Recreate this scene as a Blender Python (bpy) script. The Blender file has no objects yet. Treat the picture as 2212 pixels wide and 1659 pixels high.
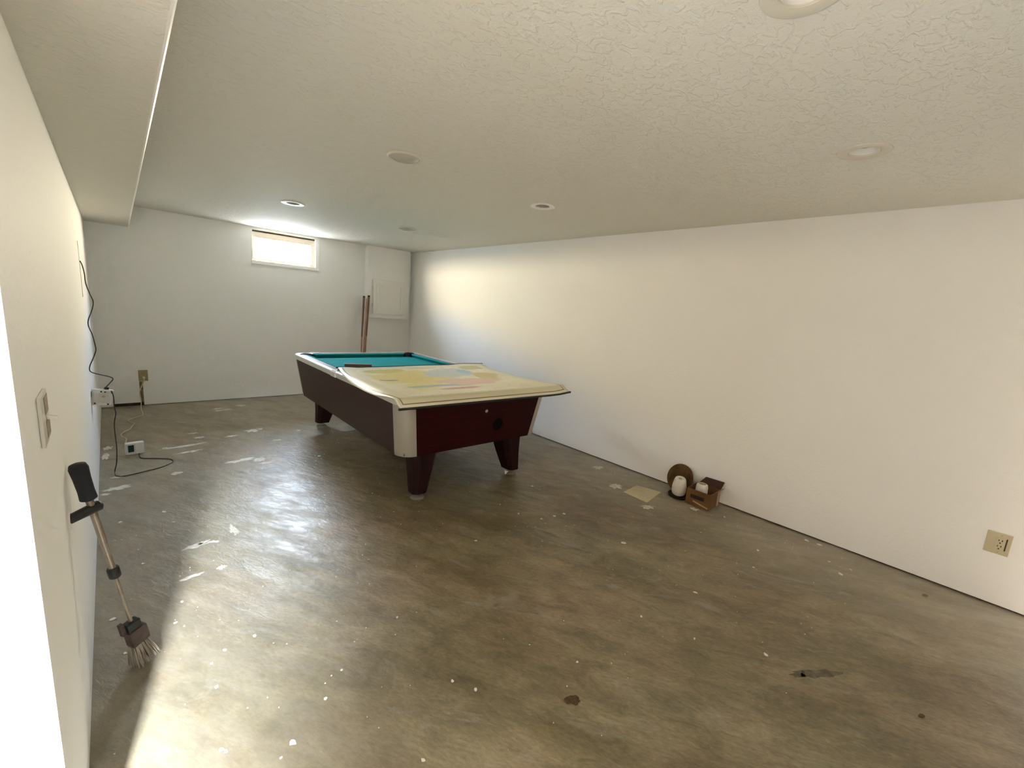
import bpy, bmesh, math, random
from mathutils import Vector, Matrix, noise

# ------------------------------------------------------------------ camera
F, YAW, PIT, ROL, CH = 912.772, 0.752724, 0.170960, 0.079851, 1.445887   # pixels, radians, metres
fw = Vector((math.sin(YAW)*math.cos(PIT), math.cos(YAW)*math.cos(PIT), -math.sin(PIT)))
r0 = fw.cross(Vector((0, 0, 1))).normalized(); u0 = r0.cross(fw)
RT = math.cos(ROL)*r0 + math.sin(ROL)*u0
UP = -math.sin(ROL)*r0 + math.cos(ROL)*u0
scene = bpy.context.scene
C = scene.collection
cd = bpy.data.cameras.new('camera'); cam = bpy.data.objects.new('camera', cd); C.objects.link(cam)
cd.sensor_fit = 'HORIZONTAL'; cd.sensor_width = 36.0; cd.lens = 36.0*F/2212; cd.clip_start = 0.02
cam.matrix_world = Matrix(((RT.x, UP.x, -fw.x, 0), (RT.y, UP.y, -fw.y, 0), (RT.z, UP.z, -fw.z, CH), (0, 0, 0, 1)))
scene.camera = cam

def at(px, py, axis, val):
    """The point where the sight line of a photo pixel meets the plane axis = val."""
    d = fw + RT*((px-1106)/F) - UP*((py-829.5)/F)
    o = Vector((0, 0, CH)); t = (val-o[axis])/d[axis]
    return o + d*t

# ------------------------------------------------------------------ world, daylight openings, exposure
scene.view_settings.view_transform = 'Standard'; scene.view_settings.look = 'None'
scene.view_settings.gamma = 1.0; scene.view_settings.use_curve_mapping = False
scene.view_settings.exposure = 0.28
scene.cycles.use_denoising = True; scene.cycles.use_adaptive_sampling = True; scene.cycles.adaptive_threshold = 0.12; scene.cycles.adaptive_min_samples = 16
scene.cycles.max_bounces = 10; scene.cycles.diffuse_bounces = 8; scene.cycles.glossy_bounces = 3
scene.cycles.sample_clamp_indirect = 8.0

W = bpy.data.worlds.new('sky'); scene.world = W; W.use_nodes = True
nt = W.node_tree; nt.nodes.clear()
tc = nt.nodes.new('ShaderNodeTexCoord'); sx = nt.nodes.new('ShaderNodeSeparateXYZ')
rmp = nt.nodes.new('ShaderNodeValToRGB'); bg = nt.nodes.new('ShaderNodeBackground'); wo = nt.nodes.new('ShaderNodeOutputWorld')
mr = nt.nodes.new('ShaderNodeMapRange'); mr.inputs['From Min'].default_value = -1; mr.inputs['From Max'].default_value = 1
nt.links.new(tc.outputs['Generated'], sx.inputs[0]); nt.links.new(sx.outputs['Z'], mr.inputs['Value'])
nt.links.new(mr.outputs[0], rmp.inputs[0]); nt.links.new(rmp.outputs[0], bg.inputs[0]); nt.links.new(bg.outputs[0], wo.inputs[0])
# hazy evening sky: cream haze along the horizon, blue-white above; pale sunlit ground below
stops = [(-0.03, (0.15, 0.155, 0.16)), (0.0, (1.0, 0.85, 0.62)), (0.25, (1.0, 0.85, 0.62)), (0.37, (0.60, 0.68, 0.82)), (1.0, (0.50, 0.60, 0.80))]
while len(rmp.color_ramp.elements) < len(stops): rmp.color_ramp.elements.new(0.5)
for e, (z, c) in zip(rmp.color_ramp.elements, stops):
    e.position = (z+1)/2; e.color = (*c, 1)
bg.inputs['Strength'].default_value = 225.0

H = 2.25; XR = 3.598; YF = 6.502; ZS = 2.021; XS = 0.124; YB = -2.3; XO = -2.6; YJ = 1.15
def XL(y, z): return -0.2167 - 0.01418*(y-YF) - 0.00666*z
WX0, WX1, WZ0, WZ1 = 1.30, 2.125, 1.79, 2.215          # window opening in the far wall
def portal(name, loc, sxx, syy, rot):
    l = bpy.data.lights.new(name, 'AREA'); l.shape = 'RECTANGLE'; l.size = sxx; l.size_y = syy
    l.cycles.is_portal = True
    o = bpy.data.objects.new(name, l); o.location = loc; o.rotation_euler = rot; C.objects.link(o)
portal('window_daylight', ((WX0+WX1)/2, YF+0.16, (WZ0+WZ1)/2), WX1-WX0, WZ1-WZ0, (-math.pi/2, 0, 0))


# ------------------------------------------------------------------ materials
def mat(name, col, rough=0.6, metal=0.0, spec=0.5, bump=None, var=None, coat=0):
    """bump = (scale, strength, distance); var = (scale, second colour, lo, hi)."""
    m = bpy.data.materials.new(name); m.use_nodes = True
    n = m.node_tree; b = n.nodes['Principled BSDF']
    b.inputs['Base Color'].default_value = (*col, 1); b.inputs['Roughness'].default_value = rough
    b.inputs['Metallic'].default_value = metal; b.inputs['Specular IOR Level'].default_value = spec
    b.inputs['Coat Weight'].default_value = coat
    t = n.nodes.new('ShaderNodeTexCoord')
    if var:
        nz = n.nodes.new('ShaderNodeTexNoise'); nz.inputs['Scale'].default_value = var[0]; nz.inputs['Detail'].default_value = 6
        cr = n.nodes.new('ShaderNodeValToRGB'); cr.color_ramp.elements[0].position = var[2]; cr.color_ramp.elements[1].position = var[3]
        cr.color_ramp.elements[0].color = (*col, 1); cr.color_ramp.elements[1].color = (*var[1], 1)
        mp = n.nodes.new('ShaderNodeMapping')
        if len(var) > 4: mp.inputs['Scale'].default_value = var[4]
        n.links.new(t.outputs['Object'], mp.inputs[0]); n.links.new(mp.outputs[0], nz.inputs['Vector'])
        n.links.new(nz.outputs['Fac'], cr.inputs[0]); n.links.new(cr.outputs[0], b.inputs['Base Color'])
    if bump:
        nz = n.nodes.new('ShaderNodeTexNoise'); nz.inputs['Scale'].default_value = bump[0]; nz.inputs['Detail'].default_value = 1
        bp = n.nodes.new('ShaderNodeBump'); bp.inputs['Strength'].default_value = bump[1]; bp.inputs['Distance'].default_value = bump[2]
        n.links.new(t.outputs['Object'], nz.inputs['Vector']); n.links.new(nz.outputs['Fac'], bp.inputs['Height'])
        n.links.new(bp.outputs[0], b.inputs['Normal'])
    return m

M = {}
M['wall'] = mat('wall_paint', (0.86, 0.86, 0.85), 0.7, spec=0.17, bump=(55, 0.25, 0.004))
M['wall_far'] = mat('far_wall_paint', (0.88, 0.88, 0.865), 0.6, spec=0.3, bump=(55, 0.25, 0.004))
M['blocker_grey'] = mat('light_blocker_grey', (0.62, 0.63, 0.64), 0.8, spec=0.1)  # for the added light-blocking wall, grey to limit its bounce
M['absorber_panelling'] = mat('absorber_brown_panelling', (0.16, 0.095, 0.05), 0.5, var=(3, (0.24, 0.15, 0.085), 0.35, 0.7, (12, 12, 1)))  # dark brown given to the unseen rear walls to soak up light
M['bead_highlight'] = mat('corner_bead_highlight', (0.86, 0.85, 0.82), 0.4)  # whiter than the soffit, paints in the highlight along its edge
M['bright_trim'] = mat('white_vinyl_trim', (0.95, 0.95, 0.95), 0.3)
M['white_paint'] = mat('white_gloss_paint', (0.83, 0.82, 0.78), 0.4, bump=(80, 0.1, 0.002))
M['gap_and_shadow'] = mat('sill_plate_and_shadow', (0.045, 0.032, 0.02), 0.9, var=(20, (0.10, 0.07, 0.04), 0.4, 0.7))  # real gaps, and the painted shadow line at the window head
M['raw_wall'] = mat('raw_brown_backing', (0.20, 0.15, 0.07), 0.9, var=(40, (0.34, 0.27, 0.15), 0.4, 0.65))
M['frame'] = mat('window_frame_paint', (0.72, 0.62, 0.50), 0.45)
M['trim_white'] = mat('lamp_trim_white', (0.86, 0.85, 0.82), 0.35)
M['trim_ceiling'] = mat('lamp_trim_painted_over', (0.66, 0.62, 0.53), 0.55)
M['baffle'] = mat('lamp_baffle_grey', (0.42, 0.40, 0.36), 0.5)
M['bulb'] = mat('frosted_bulb', (0.62, 0.60, 0.55), 0.25)
M['lens'] = mat('lamp_lens_grey', (0.50, 0.48, 0.43), 0.2, spec=0.6)
M['mahogany'] = mat('mahogany_laminate', (0.020, 0.0020, 0.0022), 0.5, spec=0.10, var=(5, (0.030, 0.0035, 0.0035), 0.4, 0.7, (1.2, 1.2, 14)))
M['walnut'] = mat('walnut_side_laminate', (0.040, 0.022, 0.019), 0.42, spec=0.2, var=(4, (0.052, 0.029, 0.024), 0.4, 0.7, (1, 1, 10)))
M['legwood'] = mat('leg_mahogany', (0.012, 0.003, 0.003), 0.45, spec=0.15, var=(5, (0.022, 0.006, 0.005), 0.4, 0.7, (8, 8, 1)))
M['alu'] = mat('satin_aluminium', (0.44, 0.42, 0.36), 0.45, metal=0.5, bump=(300, 0.1, 0.001))
M['alu_bright'] = mat('bright_aluminium', (0.84, 0.83, 0.80), 0.3, metal=0.45)
M['rail_top'] = mat('rail_laminate', (0.19, 0.165, 0.165), 0.35, var=(30, (0.13, 0.11, 0.115), 0.4, 0.6))
M['cloth'] = mat('teal_cloth', (0.012, 0.235, 0.245), 0.95, spec=0.1, bump=(500, 0.2, 0.001), var=(12, (0.016, 0.275, 0.285), 0.35, 0.7))
M['black'] = mat('black_plastic', (0.012, 0.012, 0.014), 0.45)
M['black_rubber'] = mat('black_foam_grip', (0.010, 0.011, 0.018), 0.7, bump=(160, 0.3, 0.003))
M['black_flat'] = mat('flat_black', (0.004, 0.004, 0.004), 0.9, spec=0.05)
M['chrome'] = mat('worn_metal', (0.55, 0.54, 0.50), 0.35, metal=0.9)
M['plaster_foot'] = mat('pale_foot_pad', (0.22, 0.20, 0.16), 0.5)
M['wood_brown'] = mat('brown_wood', (0.13, 0.075, 0.045), 0.5, var=(8, (0.21, 0.13, 0.085), 0.35, 0.7, (1, 6, 6)))
M['bristle_dark'] = mat('dark_bristle', (0.03, 0.012, 0.008), 0.9)
M['cue'] = mat('cue_maple', (0.42, 0.27, 0.17), 0.4, var=(6, (0.33, 0.20, 0.12), 0.4, 0.6, (8, 8, 1)))
M['cue_butt'] = mat('cue_butt_brown', (0.16, 0.075, 0.05), 0.35, var=(6, (0.24, 0.125, 0.09), 0.4, 0.6, (8, 8, 1)))
M['beige_plastic'] = mat('beige_plastic', (0.50, 0.44, 0.29), 0.45)
M['tan_plastic'] = mat('tan_plastic_plate', (0.36, 0.29, 0.15), 0.5)
M['white_plastic'] = mat('white_plastic', (0.74, 0.73, 0.70), 0.4)
M['screen_green'] = mat('dark_green_window', (0.006, 0.035, 0.028), 0.15)
M['cord_dark'] = mat('dark_cord', (0.035, 0.028, 0.024), 0.6)
M['cord_white'] = mat('off_white_cord', (0.62, 0.55, 0.44), 0.6)
M['wire'] = mat('thin_wire', (0.40, 0.36, 0.30), 0.5)
M['steel'] = mat('dull_steel_tube', (0.36, 0.32, 0.27), 0.4, metal=0.6, var=(14, (0.26, 0.20, 0.15), 0.45, 0.7))
M['brown_head'] = mat('brown_brush_head', (0.055, 0.032, 0.028), 0.6, var=(40, (0.10, 0.06, 0.05), 0.4, 0.7))
M['bristle_pale'] = mat('pale_bristles', (0.42, 0.36, 0.29), 0.85, var=(60, (0.28, 0.23, 0.18), 0.4, 0.6, (1, 1, 0.1)))
M['cardboard'] = mat('cardboard', (0.18, 0.085, 0.026), 0.85, var=(9, (0.13, 0.058, 0.017), 0.4, 0.7))
M['cardboard_in'] = mat('cardboard_inside', (0.06, 0.026, 0.015), 0.9)
M['tape'] = mat('packing_tape', (0.50, 0.38, 0.25), 0.25)
M['label_dark'] = mat('dark_print', (0.022, 0.016, 0.016), 0.6)
M['thread'] = mat('white_thread', (0.80, 0.78, 0.72), 0.9, bump=(220, 0.5, 0.004))
M['disc_wood'] = mat('brown_disc', (0.060, 0.026, 0.006), 0.7, spec=0.15, var=(11, (0.11, 0.06, 0.018), 0.4, 0.62))
M['paper'] = mat('cream_paper', (0.60, 0.53, 0.37), 0.8, var=(7, (0.52, 0.45, 0.30), 0.4, 0.7))
M['chip'] = mat('white_paint_chip', (0.74, 0.72, 0.66), 0.7)
M['smear'] = mat('white_paint_smear', (0.68, 0.65, 0.58), 0.7, var=(30, (0.50, 0.46, 0.39), 0.45, 0.65))
M['stain'] = mat('dark_stain', (0.085, 0.06, 0.03), 0.5, var=(35, (0.15, 0.12, 0.07), 0.4, 0.65))
M['leaf'] = mat('dry_dark_leaf', (0.05, 0.026, 0.008), 0.7, var=(60, (0.11, 0.06, 0.02), 0.4, 0.7))
M['rust'] = mat('bare_brown_metal', (0.24, 0.18, 0.14), 0.6, var=(90, (0.36, 0.29, 0.23), 0.4, 0.65))
M['plate_ivory'] = mat('ivory_switch_plate', (0.66, 0.63, 0.56), 0.35)

def glass_mat(name, col):
    m = bpy.data.materials.new(name); m.use_nodes = True; n = m.node_tree; n.nodes.clear()
    o = n.nodes.new('ShaderNodeOutputMaterial'); mx = n.nodes.new('ShaderNodeMixShader')
    t = n.nodes.new('ShaderNodeBsdfTransparent'); t.inputs[0].default_value = (*col, 1)
    g = n.nodes.new('ShaderNodeBsdfGlossy'); g.inputs['Roughness'].default_value = 0.02
    mx.inputs[0].default_value = 0.05
    n.links.new(t.outputs[0], mx.inputs[1]); n.links.new(g.outputs[0], mx.inputs[2]); n.links.new(mx.outputs[0], o.inputs[0])
    return m
M['glass'] = glass_mat('window_glass', (0.95, 0.97, 0.97))

def floor_mat():
    m = bpy.data.materials.new('bare_concrete'); m.use_nodes = True; n = m.node_tree; b = n.nodes['Principled BSDF']
    N = n.nodes.new; L = n.links.new
    t = N('ShaderNodeTexCoord'); mp = N('ShaderNodeMapping')
    m0 = N('ShaderNodeMapping'); m0.inputs['Rotation'].default_value = (0, 0, math.radians(62)); mp.inputs['Scale'].default_value = (0.85, 2.0, 1)
    L(t.outputs['Object'], m0.inputs[0]); L(m0.outputs[0], mp.inputs[0])
    def noi(scale, detail, vec, rough=0.6, dist=0.0):
        z = N('ShaderNodeTexNoise'); z.inputs['Scale'].default_value = scale; z.inputs['Detail'].default_value = detail
        z.inputs['Roughness'].default_value = rough; z.inputs['Distortion'].default_value = dist; L(vec, z.inputs['Vector']); return z.outputs['Fac']
    def ramp(fac, a, ca, c, cc):
        r = N('ShaderNodeValToRGB'); r.color_ramp.elements[0].position = a; r.color_ramp.elements[1].position = c
        r.color_ramp.elements[0].color = (*ca, 1); r.color_ramp.elements[1].color = (*cc, 1); L(fac, r.inputs[0]); return r.outputs[0]
    def mix(f, A, B, mode='MIX'):
        x = N('ShaderNodeMix'); x.data_type = 'RGBA'; x.blend_type = mode
        if isinstance(f, float): x.inputs[0].default_value = f
        else: L(f, x.inputs[0])
        L(A, x.inputs[6]); L(B, x.inputs[7]); return x.outputs[2]
    big = noi(0.9, 4, mp.outputs[0], 0.55, 0.4)
    base = ramp(big, 0.36, (0.165, 0.118, 0.058), 0.66, (0.365, 0.300, 0.195))
    tint = ramp(noi(1.3, 3, t.outputs['Object']), 0.42, (0.180, 0.165, 0.088), 0.60, (0.300, 0.215, 0.140))
    c = mix(0.40, base, tint)
    mid = ramp(noi(5.5, 6, mp.outputs[0], 0.68, 0.8), 0.32, (0.50, 0.48, 0.42), 0.68, (1.25, 1.25, 1.23))
    c = mix(0.75, c, mid, 'MULTIPLY')
    fine = ramp(noi(46, 4, mp.outputs[0], 0.7), 0.30, (0.58, 0.57, 0.53), 0.66, (1.20, 1.20, 1.19))
    c = mix(0.7, c, fine, 'MULTIPLY')
    # dried plaster film and dusty scuffs, heavier in patches
    film = ramp(noi(2.6, 5, mp.outputs[0], 0.72, 1.2), 0.56, (0, 0, 0), 0.74, (1, 1, 1))
    grey = N('ShaderNodeRGB'); grey.outputs[0].default_value = (0.40, 0.375, 0.33, 1)
    fm = N('ShaderNodeMath'); fm.operation = 'MULTIPLY'; fm.inputs[1].default_value = 0.55; L(film, fm.inputs[0])
    c = mix(fm.outputs[0], c, grey.outputs[0])
    # paler grey towards the right, far and left walls
    sp = N('ShaderNodeSeparateXYZ'); L(t.outputs['Object'], sp.inputs[0])
    def mrange(v, a, bb, lo, hi):
        r = N('ShaderNodeMapRange'); r.interpolation_type = 'SMOOTHSTEP'
        for i, k in zip((1, 2, 3, 4), (a, bb, lo, hi)): r.inputs[i].default_value = k
        L(v, r.inputs[0]); return r.outputs[0]
    wx = mrange(sp.outputs['X'], 2.55, 3.55, 0.0, 0.55)
    wy = mrange(sp.outputs['Y'], 3.6, 6.2, 0.0, 0.5)
    wl = mrange(sp.outputs['X'], 1.1, -0.1, 0.0, 0.42)
    a1 = N('ShaderNodeMath'); a1.operation = 'MAXIMUM'; L(wx, a1.inputs[0]); L(wy, a1.inputs[1])
    a2 = N('ShaderNodeMath'); a2.operation = 'MAXIMUM'; L(a1.outputs[0], a2.inputs[0]); L(wl, a2.inputs[1])
    margin_grey = N('ShaderNodeRGB'); margin_grey.outputs[0].default_value = (0.40, 0.365, 0.30, 1)
    dm = N('ShaderNodeMath'); dm.operation = 'MULTIPLY'; L(a2.outputs[0], dm.inputs[0])
    dn = ramp(noi(3.2, 4, mp.outputs[0], 0.7), 0.30, (0.45, 0.45, 0.45), 0.62, (1.2, 1.2, 1.2)); L(dn, dm.inputs[1])
    c = mix(dm.outputs[0], c, margin_grey.outputs[0])
    L(c, b.inputs['Base Color'])
    rr = ramp(noi(4.5, 4, mp.outputs[0], 0.65), 0.35, (0.31, 0.31, 0.31), 0.70, (0.52, 0.52, 0.52)); L(rr, b.inputs['Roughness'])
    b.inputs['Specular IOR Level'].default_value = 0.5
    bp = N('ShaderNodeBump'); bp.inputs['Strength'].default_value = 0.5; bp.inputs['Distance'].default_value = 0.006
    hs = N('ShaderNodeMath'); hs.operation = 'ADD'; L(noi(16, 5, mp.outputs[0], 0.65, 0.6), hs.inputs[0]); L(noi(3.5, 2, t.outputs['Object']), hs.inputs[1])
    L(hs.outputs[0], bp.inputs['Height']); L(bp.outputs[0], b.inputs['Normal'])
    return m
M['floor'] = floor_mat()

def ceiling_mat():
    m = bpy.data.materials.new('knockdown_ceiling'); m.use_nodes = True; n = m.node_tree; b = n.nodes['Principled BSDF']
    N = n.nodes.new; L = n.links.new
    b.inputs['Base Color'].default_value = (0.74, 0.72, 0.655, 1); b.inputs['Roughness'].default_value = 0.75; b.inputs['Specular IOR Level'].default_value = 0.25
    t = N('ShaderNodeTexCoord'); mp = N('ShaderNodeMapping'); mp.inputs['Rotation'].default_value = (0, 0, math.radians(20)); mp.inputs['Scale'].default_value = (1, 1.6, 1)
    L(t.outputs['Object'], mp.inputs[0])
    a = N('ShaderNodeTexNoise'); a.inputs['Scale'].default_value = 22; a.inputs['Detail'].default_value = 3; a.inputs['Distortion'].default_value = 0.8; L(mp.outputs[0], a.inputs['Vector'])
    r = N('ShaderNodeValToRGB'); r.color_ramp.elements[0].position = 0.50; r.color_ramp.elements[1].position = 0.60; L(a.outputs['Fac'], r.inputs[0])
    f = N('ShaderNodeTexNoise'); f.inputs['Scale'].default_value = 130; f.inputs['Detail'].default_value = 1; L(t.outputs['Object'], f.inputs['Vector'])
    w = N('ShaderNodeTexNoise'); w.inputs['Scale'].default_value = 4; w.inputs['Detail'].default_value = 1; L(mp.outputs[0], w.inputs['Vector'])
    m1 = N('ShaderNodeMath'); m1.operation = 'MULTIPLY_ADD'; m1.inputs[1].default_value = 0.5; L(f.outputs['Fac'], m1.inputs[0]); L(r.outputs[0], m1.inputs[2])
    m2 = N('ShaderNodeMath'); m2.operation = 'MULTIPLY_ADD'; m2.inputs[1].default_value = 1.2; L(w.outputs['Fac'], m2.inputs[0]); L(m1.outputs[0], m2.inputs[2])
    bp = N('ShaderNodeBump'); bp.inputs['Strength'].default_value = 0.35; bp.inputs['Distance'].default_value = 0.005
    L(m2.outputs[0], bp.inputs['Height']); L(bp.outputs[0], b.inputs['Normal'])
    return m
M['ceiling'] = ceiling_mat()

def map_mat():
    """Old printed wall map on cream paper: tinted lands, pale seas, a ruled margin."""
    m = bpy.data.materials.new('printed_map'); m.use_nodes = True; n = m.node_tree; b = n.nodes['Principled BSDF']
    N = n.nodes.new; L = n.links.new
    uv = N('ShaderNodeUVMap'); uv.uv_map = 'UVMap'; s = N('ShaderNodeSeparateXYZ'); L(uv.outputs[0], s.inputs[0])
    b.inputs['Roughness'].default_value = 0.42
    def math_(op, a, bb=None, c=None):
        x = N('ShaderNodeMath'); x.operation = op
        for i, v in enumerate((a, bb, c)):
            if v is None: continue
            if isinstance(v, (int, float)): x.inputs[i].default_value = v
            else: L(v, x.inputs[i])
        return x.outputs[0]
    nz = N('ShaderNodeTexNoise'); nz.inputs['Scale'].default_value = 5.5; nz.inputs['Detail'].default_value = 8; nz.inputs['Roughness'].default_value = 0.62; L(uv.outputs[0], nz.inputs['Vector'])
    sep = N('ShaderNodeSeparateColor'); L(nz.outputs['Color'], sep.inputs[0])
    def blob(cx, cy, rx, ry, soft=0.25, wob=0.8):
        dx = math_('DIVIDE', math_('SUBTRACT', s.outputs['X'], cx), rx); dy = math_('DIVIDE', math_('SUBTRACT', s.outputs['Y'], cy), ry)
        d = math_('SQRT', math_('ADD', math_('MULTIPLY', dx, dx), math_('MULTIPLY', dy, dy)))
        d = math_('ADD', d, math_('MULTIPLY', math_('SUBTRACT', sep.outputs[0], 0.5), wob*2.2))
        r = N('ShaderNodeMapRange'); r.inputs[1].default_value = 1.0; r.inputs[2].default_value = 1.0-soft; L(d, r.inputs[0]); return r.outputs[0]
    def mix(f, A, col):
        x = N('ShaderNodeMix'); x.data_type = 'RGBA'; L(f, x.inputs[0]) if not isinstance(f, float) else None
        L(A, x.inputs[6]); x.inputs[7].default_value = (*col, 1); return x.outputs[2]
    cr = N('ShaderNodeValToRGB'); cr.color_ramp.elements[0].color = (0.78, 0.71, 0.50, 1); cr.color_ramp.elements[1].color = (0.86, 0.81, 0.62, 1)
    cr.color_ramp.elements[0].position = 0.35; cr.color_ramp.elements[1].position = 0.65
    L(sep.outputs[1], cr.inputs[0]); c = cr.outputs[0]
    for (cx, cy, rx, ry, col) in [(0.36, 0.62, 0.26, 0.30, (0.78, 0.64, 0.24)), (0.24, 0.86, 0.14, 0.09, (0.64, 0.52, 0.14)), (0.27, 0.33, 0.10, 0.14, (0.78, 0.69, 0.32)),
                                  (0.62, 0.72, 0.17, 0.20, (0.58, 0.61, 0.56)), (0.40, 0.31, 0.20, 0.045, (0.44, 0.49, 0.48)), (0.60, 0.40, 0.20, 0.13, (0.76, 0.52, 0.40)),
                                  (0.80, 0.56, 0.09, 0.12, (0.66, 0.53, 0.23)), (0.72, 0.74, 0.05, 0.07, (0.32, 0.55, 0.60)), (0.42, 0.20, 0.13, 0.035, (0.64, 0.35, 0.29)),
                                  (0.84, 0.86, 0.10, 0.10, (0.54, 0.50, 0.23)), (0.5, 0.93, 0.14, 0.05, (0.76, 0.50, 0.40)), (0.19, 0.55, 0.06, 0.02, (0.30, 0.31, 0.26))]:
        c = mix(blob(cx, cy, rx, ry), c, col)
    # fine printed lines
    vo = N('ShaderNodeTexVoronoi'); vo.feature = 'DISTANCE_TO_EDGE'; vo.inputs['Scale'].default_value = 16
    wv = N('ShaderNodeVectorMath'); wv.operation = 'MULTIPLY_ADD'; L(nz.outputs['Color'], wv.inputs[0]); wv.inputs[1].default_value = (0.12, 0.12, 0); L(uv.outputs[0], wv.inputs[2])
    L(wv.outputs[0], vo.inputs['Vector'])
    ln = math_('MULTIPLY', math_('LESS_THAN', vo.outputs['Distance'], 0.012), 0.28)
    c = mix(ln, c, (0.25, 0.22, 0.14))
    # margin: plain cream border with a thin dark rule
    ex = math_('MINIMUM', s.outputs['X'], math_('SUBTRACT', 1.0, s.outputs['X'])); ey = math_('MINIMUM', s.outputs['Y'], math_('SUBTRACT', 1.0, s.outputs['Y']))
    e = math_('MINIMUM', ex, ey)
    c = mix(math_('LESS_THAN', e, 0.085), c, (0.76, 0.70, 0.50))
    c = mix(math_('MULTIPLY', math_('LESS_THAN', e, 0.026), math_('GREATER_THAN', e, 0.0215)), c, (0.16, 0.13, 0.07))
    tick = math_('MULTIPLY', math_('MULTIPLY', math_('LESS_THAN', e, 0.085), math_('GREATER_THAN', e, 0.06)), math_('LESS_THAN', math_('FRACT', math_('MULTIPLY', s.outputs['X'], 22.0)), 0.06))
    c = mix(math_('MULTIPLY', tick, 0.5), c, (0.30, 0.26, 0.16))
    c = mix(math_('LESS_THAN', e, 0.019), c, (0.80, 0.76, 0.60))
    L(c, b.inputs['Base Color'])
    return m
M['map'] = map_mat()

# ------------------------------------------------------------------ mesh helpers
class MB:
    def __init__(s): s.v = []; s.f = []
    def add(s, vs, fs):
        k = len(s.v); s.v += [Vector(q) for q in vs]; s.f += [tuple(k+i for i in f) for f in fs]; return s
    def hexa(s, a): # 8 corners: bottom ring 0-3, top ring 4-7
        return s.add(a, [(3, 2, 1, 0), (4, 5, 6, 7), (0, 1, 5, 4), (1, 2, 6, 5), (2, 3, 7, 6), (3, 0, 4, 7)])
    def box(s, x0, x1, y0, y1, z0, z1):
        return s.hexa([(x0, y0, z0), (x1, y0, z0), (x1, y1, z0), (x0, y1, z0), (x0, y0, z1), (x1, y0, z1), (x1, y1, z1), (x0, y1, z1)])
    def rings(s, R, cap0=True, cap1=True, closed=True):
        n = len(R[0]); k = len(s.v)
        for r in R: s.v += [Vector(q) for q in r]
        for i in range(len(R)-1):
            for j in range(n if closed else n-1):
                a = k+i*n+j; b = k+i*n+(j+1) % n; s.f.append((a, b, b+n, a+n))
        if cap0: s.f.append(tuple(k+j for j in reversed(range(n))))
        if cap1: s.f.append(tuple(k+(len(R)-1)*n+j for j in range(n)))
        return s
    def lathe(s, prof, c, ax=(0, 0, 1), n=24, cap0=True, cap1=True):
        a = Vector(ax).normalized(); u = a.orthogonal().normalized(); w = a.cross(u); c = Vector(c)
        return s.rings([[c + a*h + (u*math.cos(2*math.pi*j/n) + w*math.sin(2*math.pi*j/n))*r for j in range(n)] for (r, h) in prof], cap0, cap1)
    def tube(s, pts, rad, n=8):
        P = [Vector(q) for q in pts]; R = []; u = None
        for i, q in enumerate(P):
            t = (P[min(i+1, len(P)-1)] - P[max(i-1, 0)]).normalized()
            u = t.orthogonal().normalized() if u is None else (u - t*u.dot(t)).normalized()
            w = t.cross(u); r = rad[i] if isinstance(rad, (list, tuple)) else rad
            R.append([q + (u*math.cos(2*math.pi*j/n) + w*math.sin(2*math.pi*j/n))*r for j in range(n)])
        return s.rings(R)
    def prism(s, poly, z0, z1):
        n = len(poly); return s.rings([[(x, y, z0) for x, y in poly], [(x, y, z1) for x, y in poly]])
    def build(s, name, m, parent=None, smooth=False, bevel=0.0, T=None):
        off = Vector((0, 0, 0)); pa = parent
        while pa: off += pa.location; pa = pa.parent
        vs = [(T @ q if T else q) for q in s.v]
        me = bpy.data.meshes.new(name); me.from_pydata([tuple(q-off) for q in vs], [], s.f); me.update()
        bm = bmesh.new(); bm.from_mesh(me); bmesh.ops.recalc_face_normals(bm, faces=bm.faces)
        if bevel > 0: bmesh.ops.bevel(bm, geom=[e for e in bm.edges if e.calc_face_angle(0) > 0.6], offset=bevel, segments=2, profile=0.6, affect='EDGES')
        bm.to_mesh(me); bm.free()
        if smooth:
            for f in me.polygons: f.use_smooth = True
            me.set_sharp_from_angle(angle=math.radians(38))
        me.materials.append(M[m]); o = bpy.data.objects.new(name, me); C.objects.link(o)
        if parent: o.parent = parent
        return o
def tag(o, label, cat, group=None):
    o['label'] = label; o['category'] = cat
    if group: o['group'] = group
    return o
def struct(o, label=None):
    o['kind'] = 'structure'
    if label: o['label'] = label
    return o
def thing(name, label, cat, loc, group=None):
    o = bpy.data.objects.new(name, None); o.empty_display_size = 0.05; o.location = loc; C.objects.link(o)
    o.matrix_world = Matrix.Translation(loc); return tag(o, label, cat, group)
def spline(pts, k=6):
    P = [Vector(q) for q in pts]; out = []
    for i in range(len(P)-1):
        a, b, c, d = P[max(i-1, 0)], P[i], P[i+1], P[min(i+2, len(P)-1)]
        for j in range(k):
            t = j/k; out.append(0.5*((2*b) + (c-a)*t + (2*a-5*b+4*c-d)*t*t + (3*b-a-3*c+d)*t**3))
    return out + [P[-1]]
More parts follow.
